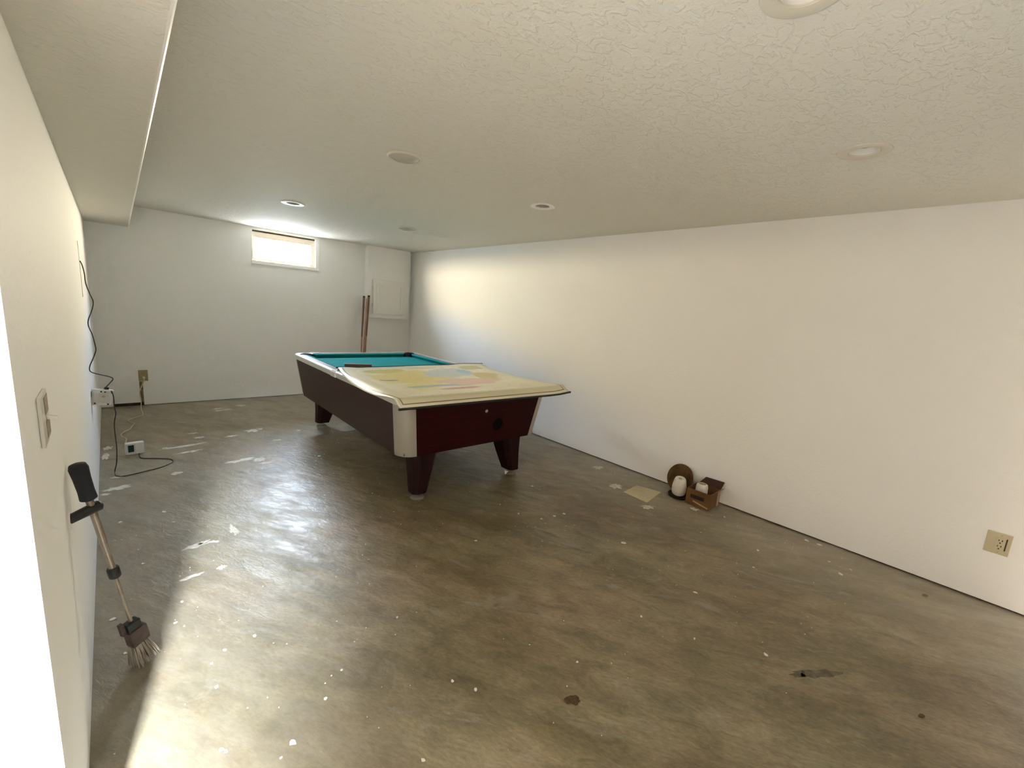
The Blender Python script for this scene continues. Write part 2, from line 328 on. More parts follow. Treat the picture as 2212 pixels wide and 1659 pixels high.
def sheet(name, us, vs, holes, fn, depth_vec, m):
    """Flat wall or ceiling cut with rectangular holes that have depth: fn(u, v) -> point."""
    b = MB(); ok = {}
    for i in range(len(us)-1):
        for j in range(len(vs)-1):
            cu, cv = (us[i]+us[i+1])/2, (vs[j]+vs[j+1])/2
            ok[i, j] = not any(h[0] < cu < h[1] and h[2] < cv < h[3] for h in holes)
    d = Vector(depth_vec)
    for (i, j), good in ok.items():
        if not good: continue
        q = [fn(us[i], vs[j]), fn(us[i+1], vs[j]), fn(us[i+1], vs[j+1]), fn(us[i], vs[j+1])]
        q = [Vector(x) for x in q]
        b.add(q, [(0, 1, 2, 3)]); b.add([x+d for x in q], [(3, 2, 1, 0)])
        for (di, dj, a, c) in ((-1, 0, 3, 0), (1, 0, 1, 2), (0, -1, 0, 1), (0, 1, 2, 3)):
            if not ok.get((i+di, j+dj), False): b.add([q[a], q[c], q[c]+d, q[a]+d], [(0, 1, 2, 3)])
    bm = bmesh.new(); me = bpy.data.meshes.new(name)
    me.from_pydata([tuple(q) for q in b.v], [], b.f); bm.from_mesh(me)
    bmesh.ops.remove_doubles(bm, verts=bm.verts, dist=1e-5); bmesh.ops.recalc_face_normals(bm, faces=bm.faces); bm.to_mesh(me); bm.free()
    me.materials.append(M[m]); o = bpy.data.objects.new(name, me); C.objects.link(o); return o

# ------------------------------------------------------------------ the room
b = MB(); b.box(XO-0.3, XR+0.3, YB-0.3, YF+0.3, -0.12, 0.0); floor = struct(b.build('floor', 'floor'))

lamps = [(1.245, 0.42, 'open'), (2.435, 0.475, 'painted'), (1.235, 2.35, 'lens'), (1.215, 4.39, 'white'), (2.43, 2.41, 'white'), (2.39, 4.45, 'lens')]
hs = 0.062
us = sorted({XO-0.3, XR+0.3, *[x+s*hs for x, _, _ in lamps for s in (-1, 1)]}); vs = sorted({YB-0.3, YF+0.3, *[y+s*hs for _, y, _ in lamps for s in (-1, 1)]})
struct(sheet('ceiling', us, vs, [(x-hs, x+hs, y-hs, y+hs) for x, y, _ in lamps], lambda u, v: (u, v, H), (0, 0, 0.012), 'ceiling'))

b = MB(); b.box(XR, XR+0.12, YB-0.2, YF+0.2, 0.011, H+0.02); struct(b.build('wall_right', 'wall'))
b = MB(); b.box(XR+0.014, XR+0.12, YB-0.2, YF+0.2, -0.02, 0.012); struct(b.build('trim_1', 'gap_and_shadow'), 'dark recessed gap under the right wall')

# far wall: opening for the window, torn-out strip at the floor and under the socket
NX0, NX1, NZ = -0.115, 0.115, 0.038
SX0, SX1, SZ = 0.118, 0.150, 0.29
us = sorted({-0.45, NX0, NX1, SX0, SX1, WX0, WX1, XR+0.2}); vs = sorted({0.006, NZ, SZ, WZ0, WZ1, H+0.02})
struct(sheet('wall_far', us, vs, [(WX0, WX1, WZ0, WZ1), (NX0, NX1, 0, NZ), (NX1, SX1, 0, NZ), (SX0, SX1, NZ, SZ)], lambda u, v: (u, YF, v), (0, 0.13, 0), 'wall_far'))
b = MB(); b.box(-0.4, XR, YF+0.02, YF+0.12, -0.01, 0.0395); struct(b.build('trim_2', 'gap_and_shadow'), 'dark bare plate in the torn-out foot of the far wall')
b = MB(); b.box(SX0-0.002, SX1+0.002, YF+0.008, YF+0.1, 0.0395, SZ+0.004); struct(b.build('trim_3', 'raw_wall'), 'brown bare strip torn out of the wall under the far socket')

b = MB()
ys = [YJ + (YF+0.02-YJ)*i/10 for i in range(11)]
for i in range(10):
    y0, y1 = ys[i], ys[i+1]
    zs_ = [0.0, 0.6, 1.2, 1.8, H+0.01]
    for k in range(4):
        z0, z1 = zs_[k], zs_[k+1]
        b.add([(XL(y0, z0), y0, z0), (XL(y1, z0), y1, z0), (XL(y1, z1), y1, z1), (XL(y0, z1), y0, z1)], [(0, 1, 2, 3)])
b.box(-0.42, -0.245, YJ+0.02, YF+0.1, 0, H)
b.add([(XL(YJ, 0), YJ, 0), (XL(YJ, H), YJ, H), (XO-0.1, YJ, H), (XO-0.1, YJ, 0)], [(0, 1, 2, 3)])
b.add([(XO-0.1, YJ+0.12, 0), (XO-0.1, YJ+0.12, H), (-0.3, YJ+0.12, H), (-0.3, YJ+0.12, 0)], [(0, 1, 2, 3)])
struct(b.build('wall_left', 'wall'))
b = MB(); b.box(XO-0.12, XO, YB-0.2, YJ+0.2, -0.01, H+0.01); struct(b.build('wall_outer', 'absorber_panelling'))
b = MB(); b.box(XO-0.1, XR+0.1, YB-0.12, YB, -0.01, H+0.01); struct(b.build('wall_back', 'absorber_panelling'))
b = MB(); b.box(-0.50, 3.10, -0.72, -0.60, 0, H); struct(b.build('wall_light_blocker', 'blocker_grey'))  # unseen wall added to block light and narrow the floor strip

# soffit along the left wall
b = MB(); y0, y1 = YB, YF+0.02
prof = [(-0.30, ZS), (XS-0.006, ZS), (XS-0.002, ZS+0.002), (XS, ZS+0.006), (XS, H+0.005), (-0.30, H+0.005)]
b.rings([[(x, y, z) for x, z in prof] for y in (y0, y1)]); sof = struct(b.build('ceiling_soffit', 'ceiling'), 'boxed soffit under the ceiling along the left wall')
b = MB(); pr = [(XS-0.0085, ZS-0.0012), (XS-0.003, ZS-0.0005), (XS+0.0012, ZS+0.003), (XS+0.0012, ZS+0.010), (XS-0.001, ZS+0.010), (XS-0.002, ZS+0.003), (XS-0.0085, ZS+0.001)]
b.rings([[(x, y, z) for x, z in pr] for y in (y0+0.01, YF-0.001)]); b.build('corner_bead', 'bead_highlight', sof)

# window
w = bpy.data.objects.new('window_1', None); w.location = ((WX0+WX1)/2, YF, WZ0); C.objects.link(w); w.matrix_world = Matrix.Translation(w.location); struct(w, 'small bright basement window high in the far wall')
b = MB(); b.box(WX0-0.005, WX1+0.006, YF-0.016, YF+0.125, WZ0-0.004, WZ0+0.040); b.build('sill_board', 'bright_trim', w, bevel=0.003)
b = MB(); b.box(WX1-0.040, WX1+0.006, YF-0.016, YF+0.125, WZ0+0.0405, WZ1-0.004); b.build('casing_board', 'bright_trim', w)
b = MB(); b.box(WX0-0.002, WX0+0.010, YF-0.004, YF+0.125, WZ0+0.0405, WZ1-0.004); b.build('casing_board', 'bright_trim', w)
fx0, fx1, fz0, fz1 = WX0+0.011, WX1-0.042, WZ0+0.042, WZ1-0.018
fy0, fy1 = YF+0.030, YF+0.075; t_ = 0.046
for nm, (x0, x1, z0, z1) in {'rail_bottom': (fx0, fx1, fz0, fz0+0.032), 'rail_top': (fx0, fx1, fz1-0.072, fz1), 'stile_a': (fx0, fx0+0.03, fz0+0.032, fz1-0.072), 'stile_b': (fx1-t_, fx1, fz0+0.032, fz1-0.072)}.items():
    b = MB(); b.box(x0, x1, fy0, fy1, z0, z1); b.build('sash_rail' if nm[0] == 'r' else 'sash_stile', 'frame', w, bevel=0.006)
b = MB(); b.box(fx0, fx1, fy0-0.005, fy1, fz1+0.0005, WZ1-0.001); b.build('head_shadow_strip', 'gap_and_shadow', w)  # dark strip painted in as the shadow line at the window head
gx0, gx1, gz0, gz1 = fx0+0.03, fx1-t_, fz0+0.032, fz1-0.072
b = MB(); b.box(gx0, gx1, fy0+0.02, fy0+0.024, gz0, gz1); b.build('pane', 'glass', w)
for k in (1, 2):
    for z in (gz0, gz1):
        x = gx0+(gx1-gx0)*k/3; sg = 1 if z == gz0 else -1
        b = MB(); b.box(x-0.012, x+0.012, fy0+0.006, fy0+0.019, min(z, z+sg*0.009), max(z, z+sg*0.009)); b.build('glazing_clip', 'frame', w)

# ------------------------------------------------------------------ recessed ceiling lights
LL = ['recessed ceiling light cut by the upper edge of the photo, nearest the camera', 'recessed ceiling light with painted-over ring, nearest the right wall', 'grey glass recessed ceiling light midway to the window, nearer the soffit',
      'bright white ring recessed ceiling light nearest the window', 'white ring recessed ceiling light over the near end of the pool table', 'smallest grey recessed ceiling light, farthest, by the right far corner']
for (x, y, kind), lab in zip(lamps, LL):
    t = thing('recessed_light', lab, 'ceiling light', (x, y, H), 'recessed ceiling lights')
    ringm = {'open': 'trim_ceiling', 'painted': 'trim_ceiling', 'lens': 'trim_ceiling', 'white': 'trim_white'}[kind]
    b = MB(); ri = 0.056 if kind != 'lens' else 0.080
    prof = [(ri, 0.004), (ri+0.001, -0.003), (0.088, -0.007), (0.096, -0.004), (0.098, -0.0003), (ri, -0.0003)]
    if kind == 'lens': prof = [(ri, 0.0), (ri+0.001, -0.007), (0.090, -0.009), (0.097, -0.004), (0.098, -0.0003), (ri, -0.0003)]
    b.lathe(prof, (x, y, H), n=40, cap0=False, cap1=False); b.build('trim_ring', ringm, t, smooth=True)
    if kind == 'lens':
        b = MB(); b.lathe([(0.080, -0.001), (0.079, -0.006), (0.070, -0.012), (0.045, -0.018), (0.02, -0.0205), (0.001, -0.021)], (x, y, H), n=40, cap0=True); b.build('lens', 'lens', t, smooth=True)
        b = MB(); b.box(x-hs-0.01, x+hs+0.01, y-hs-0.01, y+hs+0.01, H+0.014, H+0.03); b.build('housing', 'baffle', t)
    else:
        b = MB(); b.lathe([(0.058, -0.0002), (0.056, 0.03), (0.050, 0.07), (0.001, 0.075)], (x, y, H), n=32, cap0=False); b.build('baffle', 'trim_white' if kind in ('open', 'painted') else 'baffle', t, smooth=True)
        b = MB(); b.lathe([(0.001, 0.018), (0.022, 0.020), (0.036, 0.028), (0.040, 0.042), (0.034, 0.066)], (x, y, H), n=28, cap0=False); b.build('bulb', 'bulb', t, smooth=True)
        b = MB(); b.box(x-hs-0.02, x+hs+0.02, y-hs-0.02, y+hs+0.02, H+0.014, H+0.10); 
        b = MB(); b.lathe([(0.10, 0.0125), (0.10, 0.09), (0.001, 0.095)], (x, y, H), n=24, cap0=False); b.build('housing', 'baffle', t)

# unseen tube light, added to throw the floor strip past the left wall
LX, LY0, LY1, LZ = -0.74, -2.0, -1.0, 2.16
t = thing('added_tube_light', 'added tube light behind the camera, unseen, lights the floor strip', 'ceiling light', (LX, (LY0+LY1)/2, H))
b = MB(); b.box(LX-0.07, LX+0.07, LY0-0.03, LY1+0.03, LZ+0.04, H-0.001); b.build('housing', 'trim_white', t, bevel=0.006)
for dx in (-0.03, 0.03):
    b = MB(); b.lathe([(0.013, 0), (0.013, LY1-LY0)], (LX+dx, LY0, LZ+0.024), (0, 1, 0), n=14); b.build('tube', 'trim_white', t, smooth=True)
la = bpy.data.lights.new('added_tube_light_glow', 'AREA'); la.shape = 'RECTANGLE'; la.size = 0.10; la.size_y = LY1-LY0
la.energy = 2500.0; la.color = (0.84, 0.93, 1.0); la.spread = math.radians(152)
lo = bpy.data.objects.new('added_tube_light_glow', la); lo.location = (0, 0, LZ+0.004-H); C.objects.link(lo); lo.parent = t

M['mat'] = mat('absorber_rubber', (0.03, 0.03, 0.032), 0.9, spec=0.1, bump=(200, 0.3, 0.003))
t = thing('floor_mat', 'added dark mat behind the camera, unseen, soaks up bounce light', 'mat', (-1.45, -1.2, 0))  # unseen dark sheet added to cut floor bounce under the tube light
b = MB(); b.box(XO+0.02, -0.22, YB+0.05, 0.55, 0.0005, 0.008); b.build('absorber_sheet', 'mat', t)
b = MB()
for x0, x1, y0, y1 in ((XO+0.02, -0.22, YB+0.05, YB+0.09), (XO+0.02, -0.22, 0.51, 0.55), (XO+0.02, XO+0.06, YB+0.09, 0.51), (-0.26, -0.22, YB+0.09, 0.51)): b.box(x0, x1, y0, y1, 0.0081, 0.011)
b.build('raised_edge', 'mat', t)

# ------------------------------------------------------------------ utility box in the far right corner
BX0, BX1, BY, BZ = 2.81, 3.515, YF-0.11, 1.178
t = thing('utility_cabinet', 'white painted boxed cabinet with panelled door in the far right corner', 'cabinet', ((BX0+BX1)/2, YF, BZ))
b = MB(); b.box(BX0, BX1, BY, YF-0.001, BZ, H-0.001); b.build('body', 'wall_far', t)
b = MB(); b.box(BX0-0.004, BX1+0.006, BY-0.012, BY-0.0005, BZ-0.006, BZ+0.035); b.build('bottom_ledge', 'white_paint', t, bevel=0.003)
dx0, dx1, dz0, dz1 = 2.895, 3.425, 1.235, 1.755
b = MB(); b.box(dx0, dx1, BY-0.026, BY-0.006, dz0, dz1); dr = b.build('door', 'white_paint', t, bevel=0.004)
q = 0.055
b = MB()
def frame_ring(x0, x1, z0, z1, wd, ya, yb):
    o = [(x0, z0), (x1, z0), (x1, z1), (x0, z1)]; i = [(x0+wd, z0+wd), (x1-wd, z0+wd), (x1-wd, z1-wd), (x0+wd, z1-wd)]
    for k in range(4):
        k2 = (k+1) % 4; A, B_, D, E = o[k], o[k2], i[k2], i[k]
        b.hexa([(A[0], yb, A[1]), (B_[0], yb, B_[1]), (D[0], yb, D[1]), (E[0], yb, E[1]), (A[0], ya, A[1]), (B_[0], ya, B_[1]), (D[0], ya-0.0, D[1]), (E[0], ya, E[1])])
frame_ring(dx0+q, dx1-q, dz0+q, dz1-q, 0.022, BY-0.036, BY-0.0255)
mo = b.build('moulding', 'white_paint', dr)
for z in (dz0+0.13, dz1-0.13):
    b = MB(); b.lathe([(0.007, -0.03), (0.007, 0.03)], (dx0-0.006, BY-0.012, z), n=10); b.build('hinge', 'chrome', dr)

# ------------------------------------------------------------------ pool table
TX, TY, TA, TW, TL, ZT, ZB, TT = 2.063, 3.705, 0.0098, 1.452/2, 2.476/2, 0.812, 0.370, 0.061
tt = thing('pool_table', 'dark wood pool table with teal cloth and silver corners', 'pool table', (TX, TY, 0))
RTB = Matrix.Rotation(-TA, 4, 'Z')
def tb(mb, name, m, parent=None, **k):
    """build in table coordinates (u across, v along) and turn with the table"""
    mb.v = [Vector((TX, TY, 0)) + RTB @ q for q in mb.v]
    return mb.build(name, m, parent or tt, **k)
ZM = ZT-0.052
def half(z):
    k = (ZT-z)/(ZT-ZB); return TW-TT*k, TL-TT*k
def arc(sx_, sy_, z, inset=0.0, r=0.115, n=10, a0=0, a1=1):
    hw, hl = half(z); cx, cy = sx_*(hw-r), sy_*(hl-r); out = []
    for i in range(n+1):
        a = (a0+(a1-a0)*i/n)*math.pi/2
        out.append((cx+sx_*math.sin(a)*(r-inset), cy+sy_*math.cos(a)*(r-inset), z))
    return out
R_ = 0.115
for s in (-1, 1):     # long side panels, end panels
    for ax in (0, 1):
        def pt(e, z, ins):
            hw, hl = half(z)
            return (s*(hw-ins), e*(hl-R_+0.002), z) if ax == 0 else (e*(hw-R_+0.002), s*(hl-ins), z)
        b = MB(); b.hexa([pt(-1, ZB, 0.003), pt(1, ZB, 0.003), pt(1, ZB, 0.03), pt(-1, ZB, 0.03), pt(-1, ZM, 0.003), pt(1, ZM, 0.003), pt(1, ZM, 0.03), pt(-1, ZM, 0.03)])
        tb(b, 'side_panel' if ax == 0 else 'end_panel', 'walnut' if ax == 0 else 'mahogany')
        # metal edge along the rail
        b = MB(); segs = [(-1, -0.055), (0.055, 1)] if ax == 0 else [(-1, 1)]
        for (e0, e1) in segs:
            def pe(e, z, ins):
                hw, hl = half(z)
                L_ = (hl-R_)*e if abs(e) == 1 else e
                L2 = (hw-R_)*e
                return (s*(hw-ins), L_, z) if ax == 0 else (L2, s*(hl-ins), z)
            b = MB(); prof = [(ZM, -0.002), (ZT-0.012, -0.004), (ZT-0.003, 0.002), (ZT, 0.010), (ZT, 0.034), (ZM, 0.034)]
            b.rings([[pe(e, z, i) for z, i in prof] for e in (e0, e1)]); tb(b, 'rail_edge_strip', 'alu_bright', bevel=0.0)
for sx_ in (-1, 1):
    for sy_ in (-1, 1):
        o0, o1 = arc(sx_, sy_, ZB), arc(sx_, sy_, ZM-0.001); i0, i1 = arc(sx_, sy_, ZB, 0.012), arc(sx_, sy_, ZM-0.001, 0.012)
        b = MB(); b.rings([o0+i0[::-1], o1+i1[::-1]]); tb(b, 'corner_trim', 'alu', smooth=True)
        # cast corner cap on the rail
        b = MB(); lay = []
        for z, ins in ((ZM, -0.003), (ZT-0.010, -0.005), (ZT, 0.006)):
            lay.append(arc(sx_, sy_, z, ins)+arc(sx_, sy_, z, 0.050 if z > ZM else 0.05)[::-1])
        b.rings(lay); tb(b, 'corner_casting', 'alu_bright', smooth=True)
# bed, with bites for the pockets
BU, BV, ZBED = TW-0.130, TL-0.130, ZT-0.040
pk = [(sx_*(BU+0.012), sy_*(BV+0.012), 0.062) for sx_ in (-1, 1) for sy_ in (-1, 1)] + [(-BU-0.035, 0, 0.058), (BU+0.035, 0, 0.058)]
EU, EV = BU+0.035, BV+0.035
poly = []
def bite(cx, cy, r, a0, a1, n=8):
    for i in range(n+1):
        a = a0+(a1-a0)*i/n; poly.append((cx+r*math.cos(a), cy+r*math.sin(a)))
dd = math.acos(0.023/0.062)
e_ = 0.023; ee = math.sqrt(0.062**2-e_**2)
aa = math.atan2(e_, -ee)          # where the circle crosses the v = EV edge, relative to the pocket centre
def corner(sx_, sy_):
    pts = []
    A0 = math.atan2(e_, -ee); A1 = math.atan2(-ee, e_)+2*math.pi
    for i in range(9):
        a = A0+(A1-A0)*i/8; pts.append((sx_*(BU+0.012+0.062*math.cos(a)), sy_*(BV+0.012+0.062*math.sin(a))))
    return pts
def mid(sx_):
    return [(sx_*(EU-0.058*math.cos(a)), 0.058*math.sin(a)) for a in [(-90+180*i/8)*math.pi/180 for i in range(9)]]
poly = corner(1, 1) + mid(1)[::-1] + corner(1, -1)[::-1] + corner(-1, -1) + mid(-1) + corner(-1, 1)[::-1]
b = MB(); b.prism(poly, ZBED-0.03, ZBED); tb(b, 'playing_bed', 'cloth')
# under-frame that closes the cabinet from below
hw, hl = half(ZB+0.02); b = MB(); b.box(-hw+0.032, hw-0.032, -hl+0.032, hl-0.032, ZB+0.01, ZB+0.03); tb(b, 'cabinet_floor', 'black')
# rails: laminate top, cushions
def rail(axis, s, e0, e1):
    def pr(e, ins, z): return (s*(TW-ins), e, z) if axis == 0 else (e, s*(TL-ins), z)
    b = MB(); b.rings([[pr(e, i, z) for i, z in ((0.0345, ZM), (0.0345, ZT-0.001), (0.088, ZT-0.002), (0.088, ZM))] for e in (e0, e1)]); tb(b, 'rail_cap', 'rail_top')
    b = MB(); sg = 1 if e1 > e0 else -1; c = 0.045*sg
    b.rings([[pr(e0+(0 if i < 0.1 else c), i, z) for i, z in PC] if k == 0 else [pr(e1-(0 if i < 0.1 else c), i, z) for i, z in PC] for k in (0, 1)]); tb(b, 'cushion', 'cloth')
PC = [(0.0885, ZM-0.005), (0.0885, ZT-0.002), (0.100, ZT+0.001), (0.125, ZT-0.004), (0.130, ZT-0.010), (0.110, ZBED+0.0005), (0.110, ZM-0.005)]
for s in (-1, 1):
    rail(0, s, 0.062, TL-0.155); rail(0, s, -0.062, -(TL-0.155)); rail(1, s, -(TW-0.155), TW-0.155)
for i, (u, v, r) in enumerate(pk):
    b = MB(); b.lathe([(r, ZT+0.004), (r-0.004, ZT+0.006), (r-0.014, ZT+0.002), (r-0.015, ZT-0.10), (0.002, ZT-0.11), (0.002, ZT-0.12), (r-0.001, ZT-0.115), (r, ZBED-0.031), (r, ZT+0.004)], (u, v, 0), n=24, cap0=False, cap1=False)
    p_ = tb(b, 'pocket', 'black', smooth=True)
    if i > 3:
        s = -1 if u < 0 else 1; b = MB(); b.rings([[(s*(TW-a), e, z) for a, z in ((-0.004, ZM), (-0.005, ZT-0.01), (0.006, ZT+0.0015), (0.052, ZT+0.0015), (0.052, ZM))] for e in (-0.0545, 0.0545)]); tb(b, 'side_casting', 'alu_bright')
# sights on the near and far rails are metal pads beside the far pockets
for u in (-0.50, 0.50):
    b = MB(); b.box(u-0.05, u+0.05, TL-0.045, TL-0.012, ZT+0.0003, ZT+0.005); tb(b, 'casting_pad', 'alu_bright', bevel=0.002)
# legs
FB, FA = 0.473, 1.076
for sx_ in (-1, 1):
    for sy_ in (-1, 1):
        b = MB(); rg = []
        for z, cu, cv, h in ((0.05, FB, FA, 0.060), (0.20, FB-0.022, FA-0.022, 0.082), (ZB+0.009, FB-0.042, FA-0.042, 0.108)):
            rg.append([(sx_*(cu+a*h), sy_*(cv+c*h), z) for a, c in ((-1, -1), (0.55, -1), (1, -0.55), (1, 0.55), (0.55, 1), (-0.55, 1), (-1, 0.55))])
        b.rings(rg); lg = tb(b, 'leg', 'legwood', bevel=0.0)
        b = MB(); b.lathe([(0.052, 0.0), (0.052, 0.008), (0.040, 0.016), (0.018, 0.020), (0.018, 0.050)], (sx_*FB, sy_*FA, 0), n=20)
        tb(b, 'levelling_foot', 'plaster_foot', lg, smooth=True)
# lock and ball-return hole on the near end
def endface(u, z, off):   # a point on the sloping near end
    hw, hl = half(z); return Vector((u, -(hl-0.003)-off, z))
ez = endface(0, 0.7, 0); nrm = Vector((0, -1, -TT/(ZT-ZB))).normalized()
b = MB(); b.lathe([(0.013, 0), (0.013, 0.006), (0.006, 0.008)], endface(0.03, 0.655, 0), nrm, n=16); tb(b, 'coin_lock', 'chrome', smooth=True)
b = MB(); b.lathe([(0.052, 0.0), (0.052, 0.004), (0.045, 0.005), (0.044, 0.001), (0.001, 0.001)], endface(0.175, 0.525, 0), nrm, n=28); tb(b, 'ball_return_hole', 'black_flat', smooth=True)
b = MB(); b.lathe([(0.004, 0), (0.004, 0.002)], endface(0.15, 0.755, 0), nrm, n=8); tb(b, 'screw', 'chrome')

# ------------------------------------------------------------------ wall map lying over the near half of the table
mp = thing('wall_map', 'unrolled old wall map lying over the near end of the pool table', 'map', (2.1, 3.0, ZT))
NL, NR, FR, FL = Vector((1.285, 2.395, 0)), Vector((2.875, 2.325, 0)), Vector((2.99, 3.72, 0)), Vector((1.385, 3.735, 0))
def lerp(a, b_, t): return a+(b_-a)*t
def sm(a, b_, x): x = min(max((x-a)/(b_-a), 0), 1); return x*x*(3-2*x)
def mapz(s, t, x, y):
    z = ZT+0.012
    z -= 0.046*(1-sm(0.0, 0.065, t))                                   # falls over the near rail to its bar
    inside = sm(TX-TW+0.10, TX-TW+0.26, x)*(1-sm(TX+TW-0.26, TX+TW-0.10, x))*sm(TY-TL+0.10, TY-TL+0.26, y)
    z -= (0.012+0.012*sm(0.8, 1.0, t))*inside*(0.6+0.4*noise.noise((s*3, t*3, 1.7)))
    z += 0.006*math.sin(7.0*t+2.2*s)*inside + 0.010*noise.noise((s*2.3+4, t*3.1, 0.4))*inside
    lo = sm(0.0, 1.0, (TX-TW+0.01-x)/0.09); z -= 0.030*lo*sm(0.08, 0.3, t)*(1-sm(0.85, 1.0, t))     # droops past the left rail
    ro = max(0.0, x-(TX+TW-0.01)); z -= 0.115*ro*sm(0.05, 0.4, t)*(1-0.75*sm(0.65, 1.0, t))
    z += 0.012*sm(0.85, 1.0, t)
    z += 0.012*sm(0.9, 1.0, s)*(1-sm(0.05, 0.2, t))
    return z
NS, NT = 56, 52
grid = []
for j in range(NT+1):
    t = j/NT; row = []
    for i in range(NS+1):
        s = i/NS; q_ = lerp(lerp(NL, NR, s), lerp(FL, FR, s), t)
        q_ += Vector((-0.062*math.sin(math.pi*t)*(1-s)-0.05*s*math.sin(math.pi*t), 0, 0))
        row.append(Vector((q_.x, q_.y, mapz(s, t, q_.x, q_.y))))
    grid.append(row)
me = bpy.data.meshes.new('map_sheet'); off = Vector(mp.location)
vv = [tuple(q_-off) for r in grid for q_ in r] + [tuple(q_-off-Vector((0, 0, 0.0012))) for r in grid for q_ in r]
NN = (NS+1)*(NT+1); ff = []
for j in range(NT):
    for i in range(NS):
        a = j*(NS+1)+i; ff.append((a, a+1, a+NS+2, a+NS+1)); ff.append((NN+a, NN+a+NS+1, NN+a+NS+2, NN+a+1))
for i in range(NS):
    ff.append((i+1, i, NN+i, NN+i+1)); a = NT*(NS+1)+i; ff.append((a, a+1, NN+a+1, NN+a))
for j in range(NT):
    a = j*(NS+1); ff.append((a, a+NS+1, NN+a+NS+1, NN+a)); a += NS; ff.append((a+NS+1, a, NN+a, NN+a+NS+1))
me.from_pydata(vv, [], ff); uvl = me.uv_layers.new(name='UVMap')
for lp in me.loops:
    k = lp.vertex_index % NN; uvl.data[lp.index].uv = ((k % (NS+1))/NS, (k//(NS+1))/NT)
for f in me.polygons: f.use_smooth = True
me.materials.append(M['map']); o = bpy.data.objects.new('map_sheet', me); C.objects.link(o); o.parent = mp
def bar(row, name, dy, dz, r):
    P = [q_+Vector((0, dy, dz)) for q_ in row]; d_ = (P[-1]-P[0]).normalized()
    b = MB(); b.tube([P[0]-d_*0.012]+P[::4]+[P[-1]+d_*0.012], r, 10); return b.build(name, 'black', mp, smooth=True)
bar(grid[0], 'hanging_bar', -0.002, -0.0085, 0.0085); bar(grid[-1], 'hanging_bar', 0.004, -0.002, 0.007)

# table brush lying on the cloth
c0 = at(747, 789, 2, ZBED+0.03); c1 = at(800, 791, 2, ZBED+0.03)
ang = -0.35; cc = Vector(((c0.x+c1.x)/2, (c0.y+c1.y)/2, ZBED))
t = thing('table_brush', 'brown wooden table brush lying on the teal cloth beside the map', 'brush', cc)
RB = Matrix.Translation(cc) @ Matrix.Rotation(math.radians(-25), 4, 'Z')
b = MB(); b.box(-0.125, 0.125, -0.026, 0.026, 0.022, 0.048); b.build('wooden_back', 'wood_brown', t, bevel=0.006, T=RB)
b = MB(); b.box(-0.118, 0.118, -0.021, 0.021, 0.0008, 0.0218); b.build('bristles', 'bristle_dark', t, T=RB)

# ------------------------------------------------------------------ cues standing in the corner
def cue(lab, foot, top, butt_up):
    foot, top = Vector(foot), Vector(top); ax = (top-foot).normalized(); Ln = (top-foot).length
    t = thing('cue_stick', lab, 'cue stick', foot, 'cues leaning on the far wall')
    def seg(name, m, h0, h1, r0_, r1_):
        if butt_up: h0, h1, r0_, r1_ = Ln-h1, Ln-h0, r1_, r0_
        b = MB(); b.lathe([(r0_*0.9, h0), (r0_, h0+0.006), (r1_, h1-0.006), (r1_*0.9, h1)], foot, ax, n=14); b.build(name, m, t, smooth=True)
    seg('bumper', 'black', 0.0, 0.025, 0.0175, 0.0178)
    seg('butt', 'cue_butt', 0.0255, 0.62, 0.0178, 0.0135)
    seg('shaft', 'cue', 0.6205, Ln-0.022, 0.0133, 0.0072)
    seg('tip', 'trim_white', Ln-0.0215, Ln, 0.0070, 0.0062)
cue('cue standing butt up, the leftmost of the three cues in the far corner', (2.650, 6.27, 0.003), (2.757, BY-0.002, 1.490), True)
cue('cue standing butt up, the rightmost of the three cues in the far corner', (2.702, 6.25, 0.003), (2.826, BY-0.0195, 1.505), True)
cue('cue with its wide dark butt on the floor between two upturned cues', (2.676, 6.23, 0.003), (2.792, BY-0.012, 1.475), False)

# ------------------------------------------------------------------ sockets, switch
t = thing('wall_socket', 'beige wall socket plate near the floor on the right wall', 'socket', (XR, -0.288, 0.367))
b = MB(); b.box(XR-0.006, XR-0.0003, -0.336, -0.240, 0.304, 0.430); b.build('cover_plate', 'beige_plastic', t, bevel=0.0025)
b = MB(); b.box(XR-0.0095, XR-0.0062, -0.314, -0.276, 0.330, 0.404); ins = b.build('socket_insert', 'beige_plastic', t, bevel=0.001)
b = MB(); b.box(XR-0.0075, XR-0.0062, -0.3205, -0.3150, 0.333, 0.404); b.build('dark_strip', 'gap_and_shadow', t)  # thin dark strip along one side of the insert
for zc in (0.350, 0.384):
    for dy, dz, hh in ((-0.0065, 0.004, 0.005), (0.0065, 0.004, 0.004)):
        b = MB(); b.box(XR-0.0103, XR-0.0096, -0.295+dy-0.0018, -0.295+dy+0.0018, zc+dz-hh, zc+dz+hh); b.build('pin_slot', 'black', t)
    b = MB(); b.lathe([(0.0035, 0), (0.0035, 0.0007)], (XR-0.0096, -0.295, zc-0.011), (-1, 0, 0), n=12); b.build('earth_hole', 'black', t)
for zc in (0.318, 0.416):
    b = MB(); b.lathe([(0.003, 0), (0.003, 0.001)], (XR-0.0061, -0.295, zc), (-1, 0, 0), n=10); b.build('screw', 'tan_plastic', t)

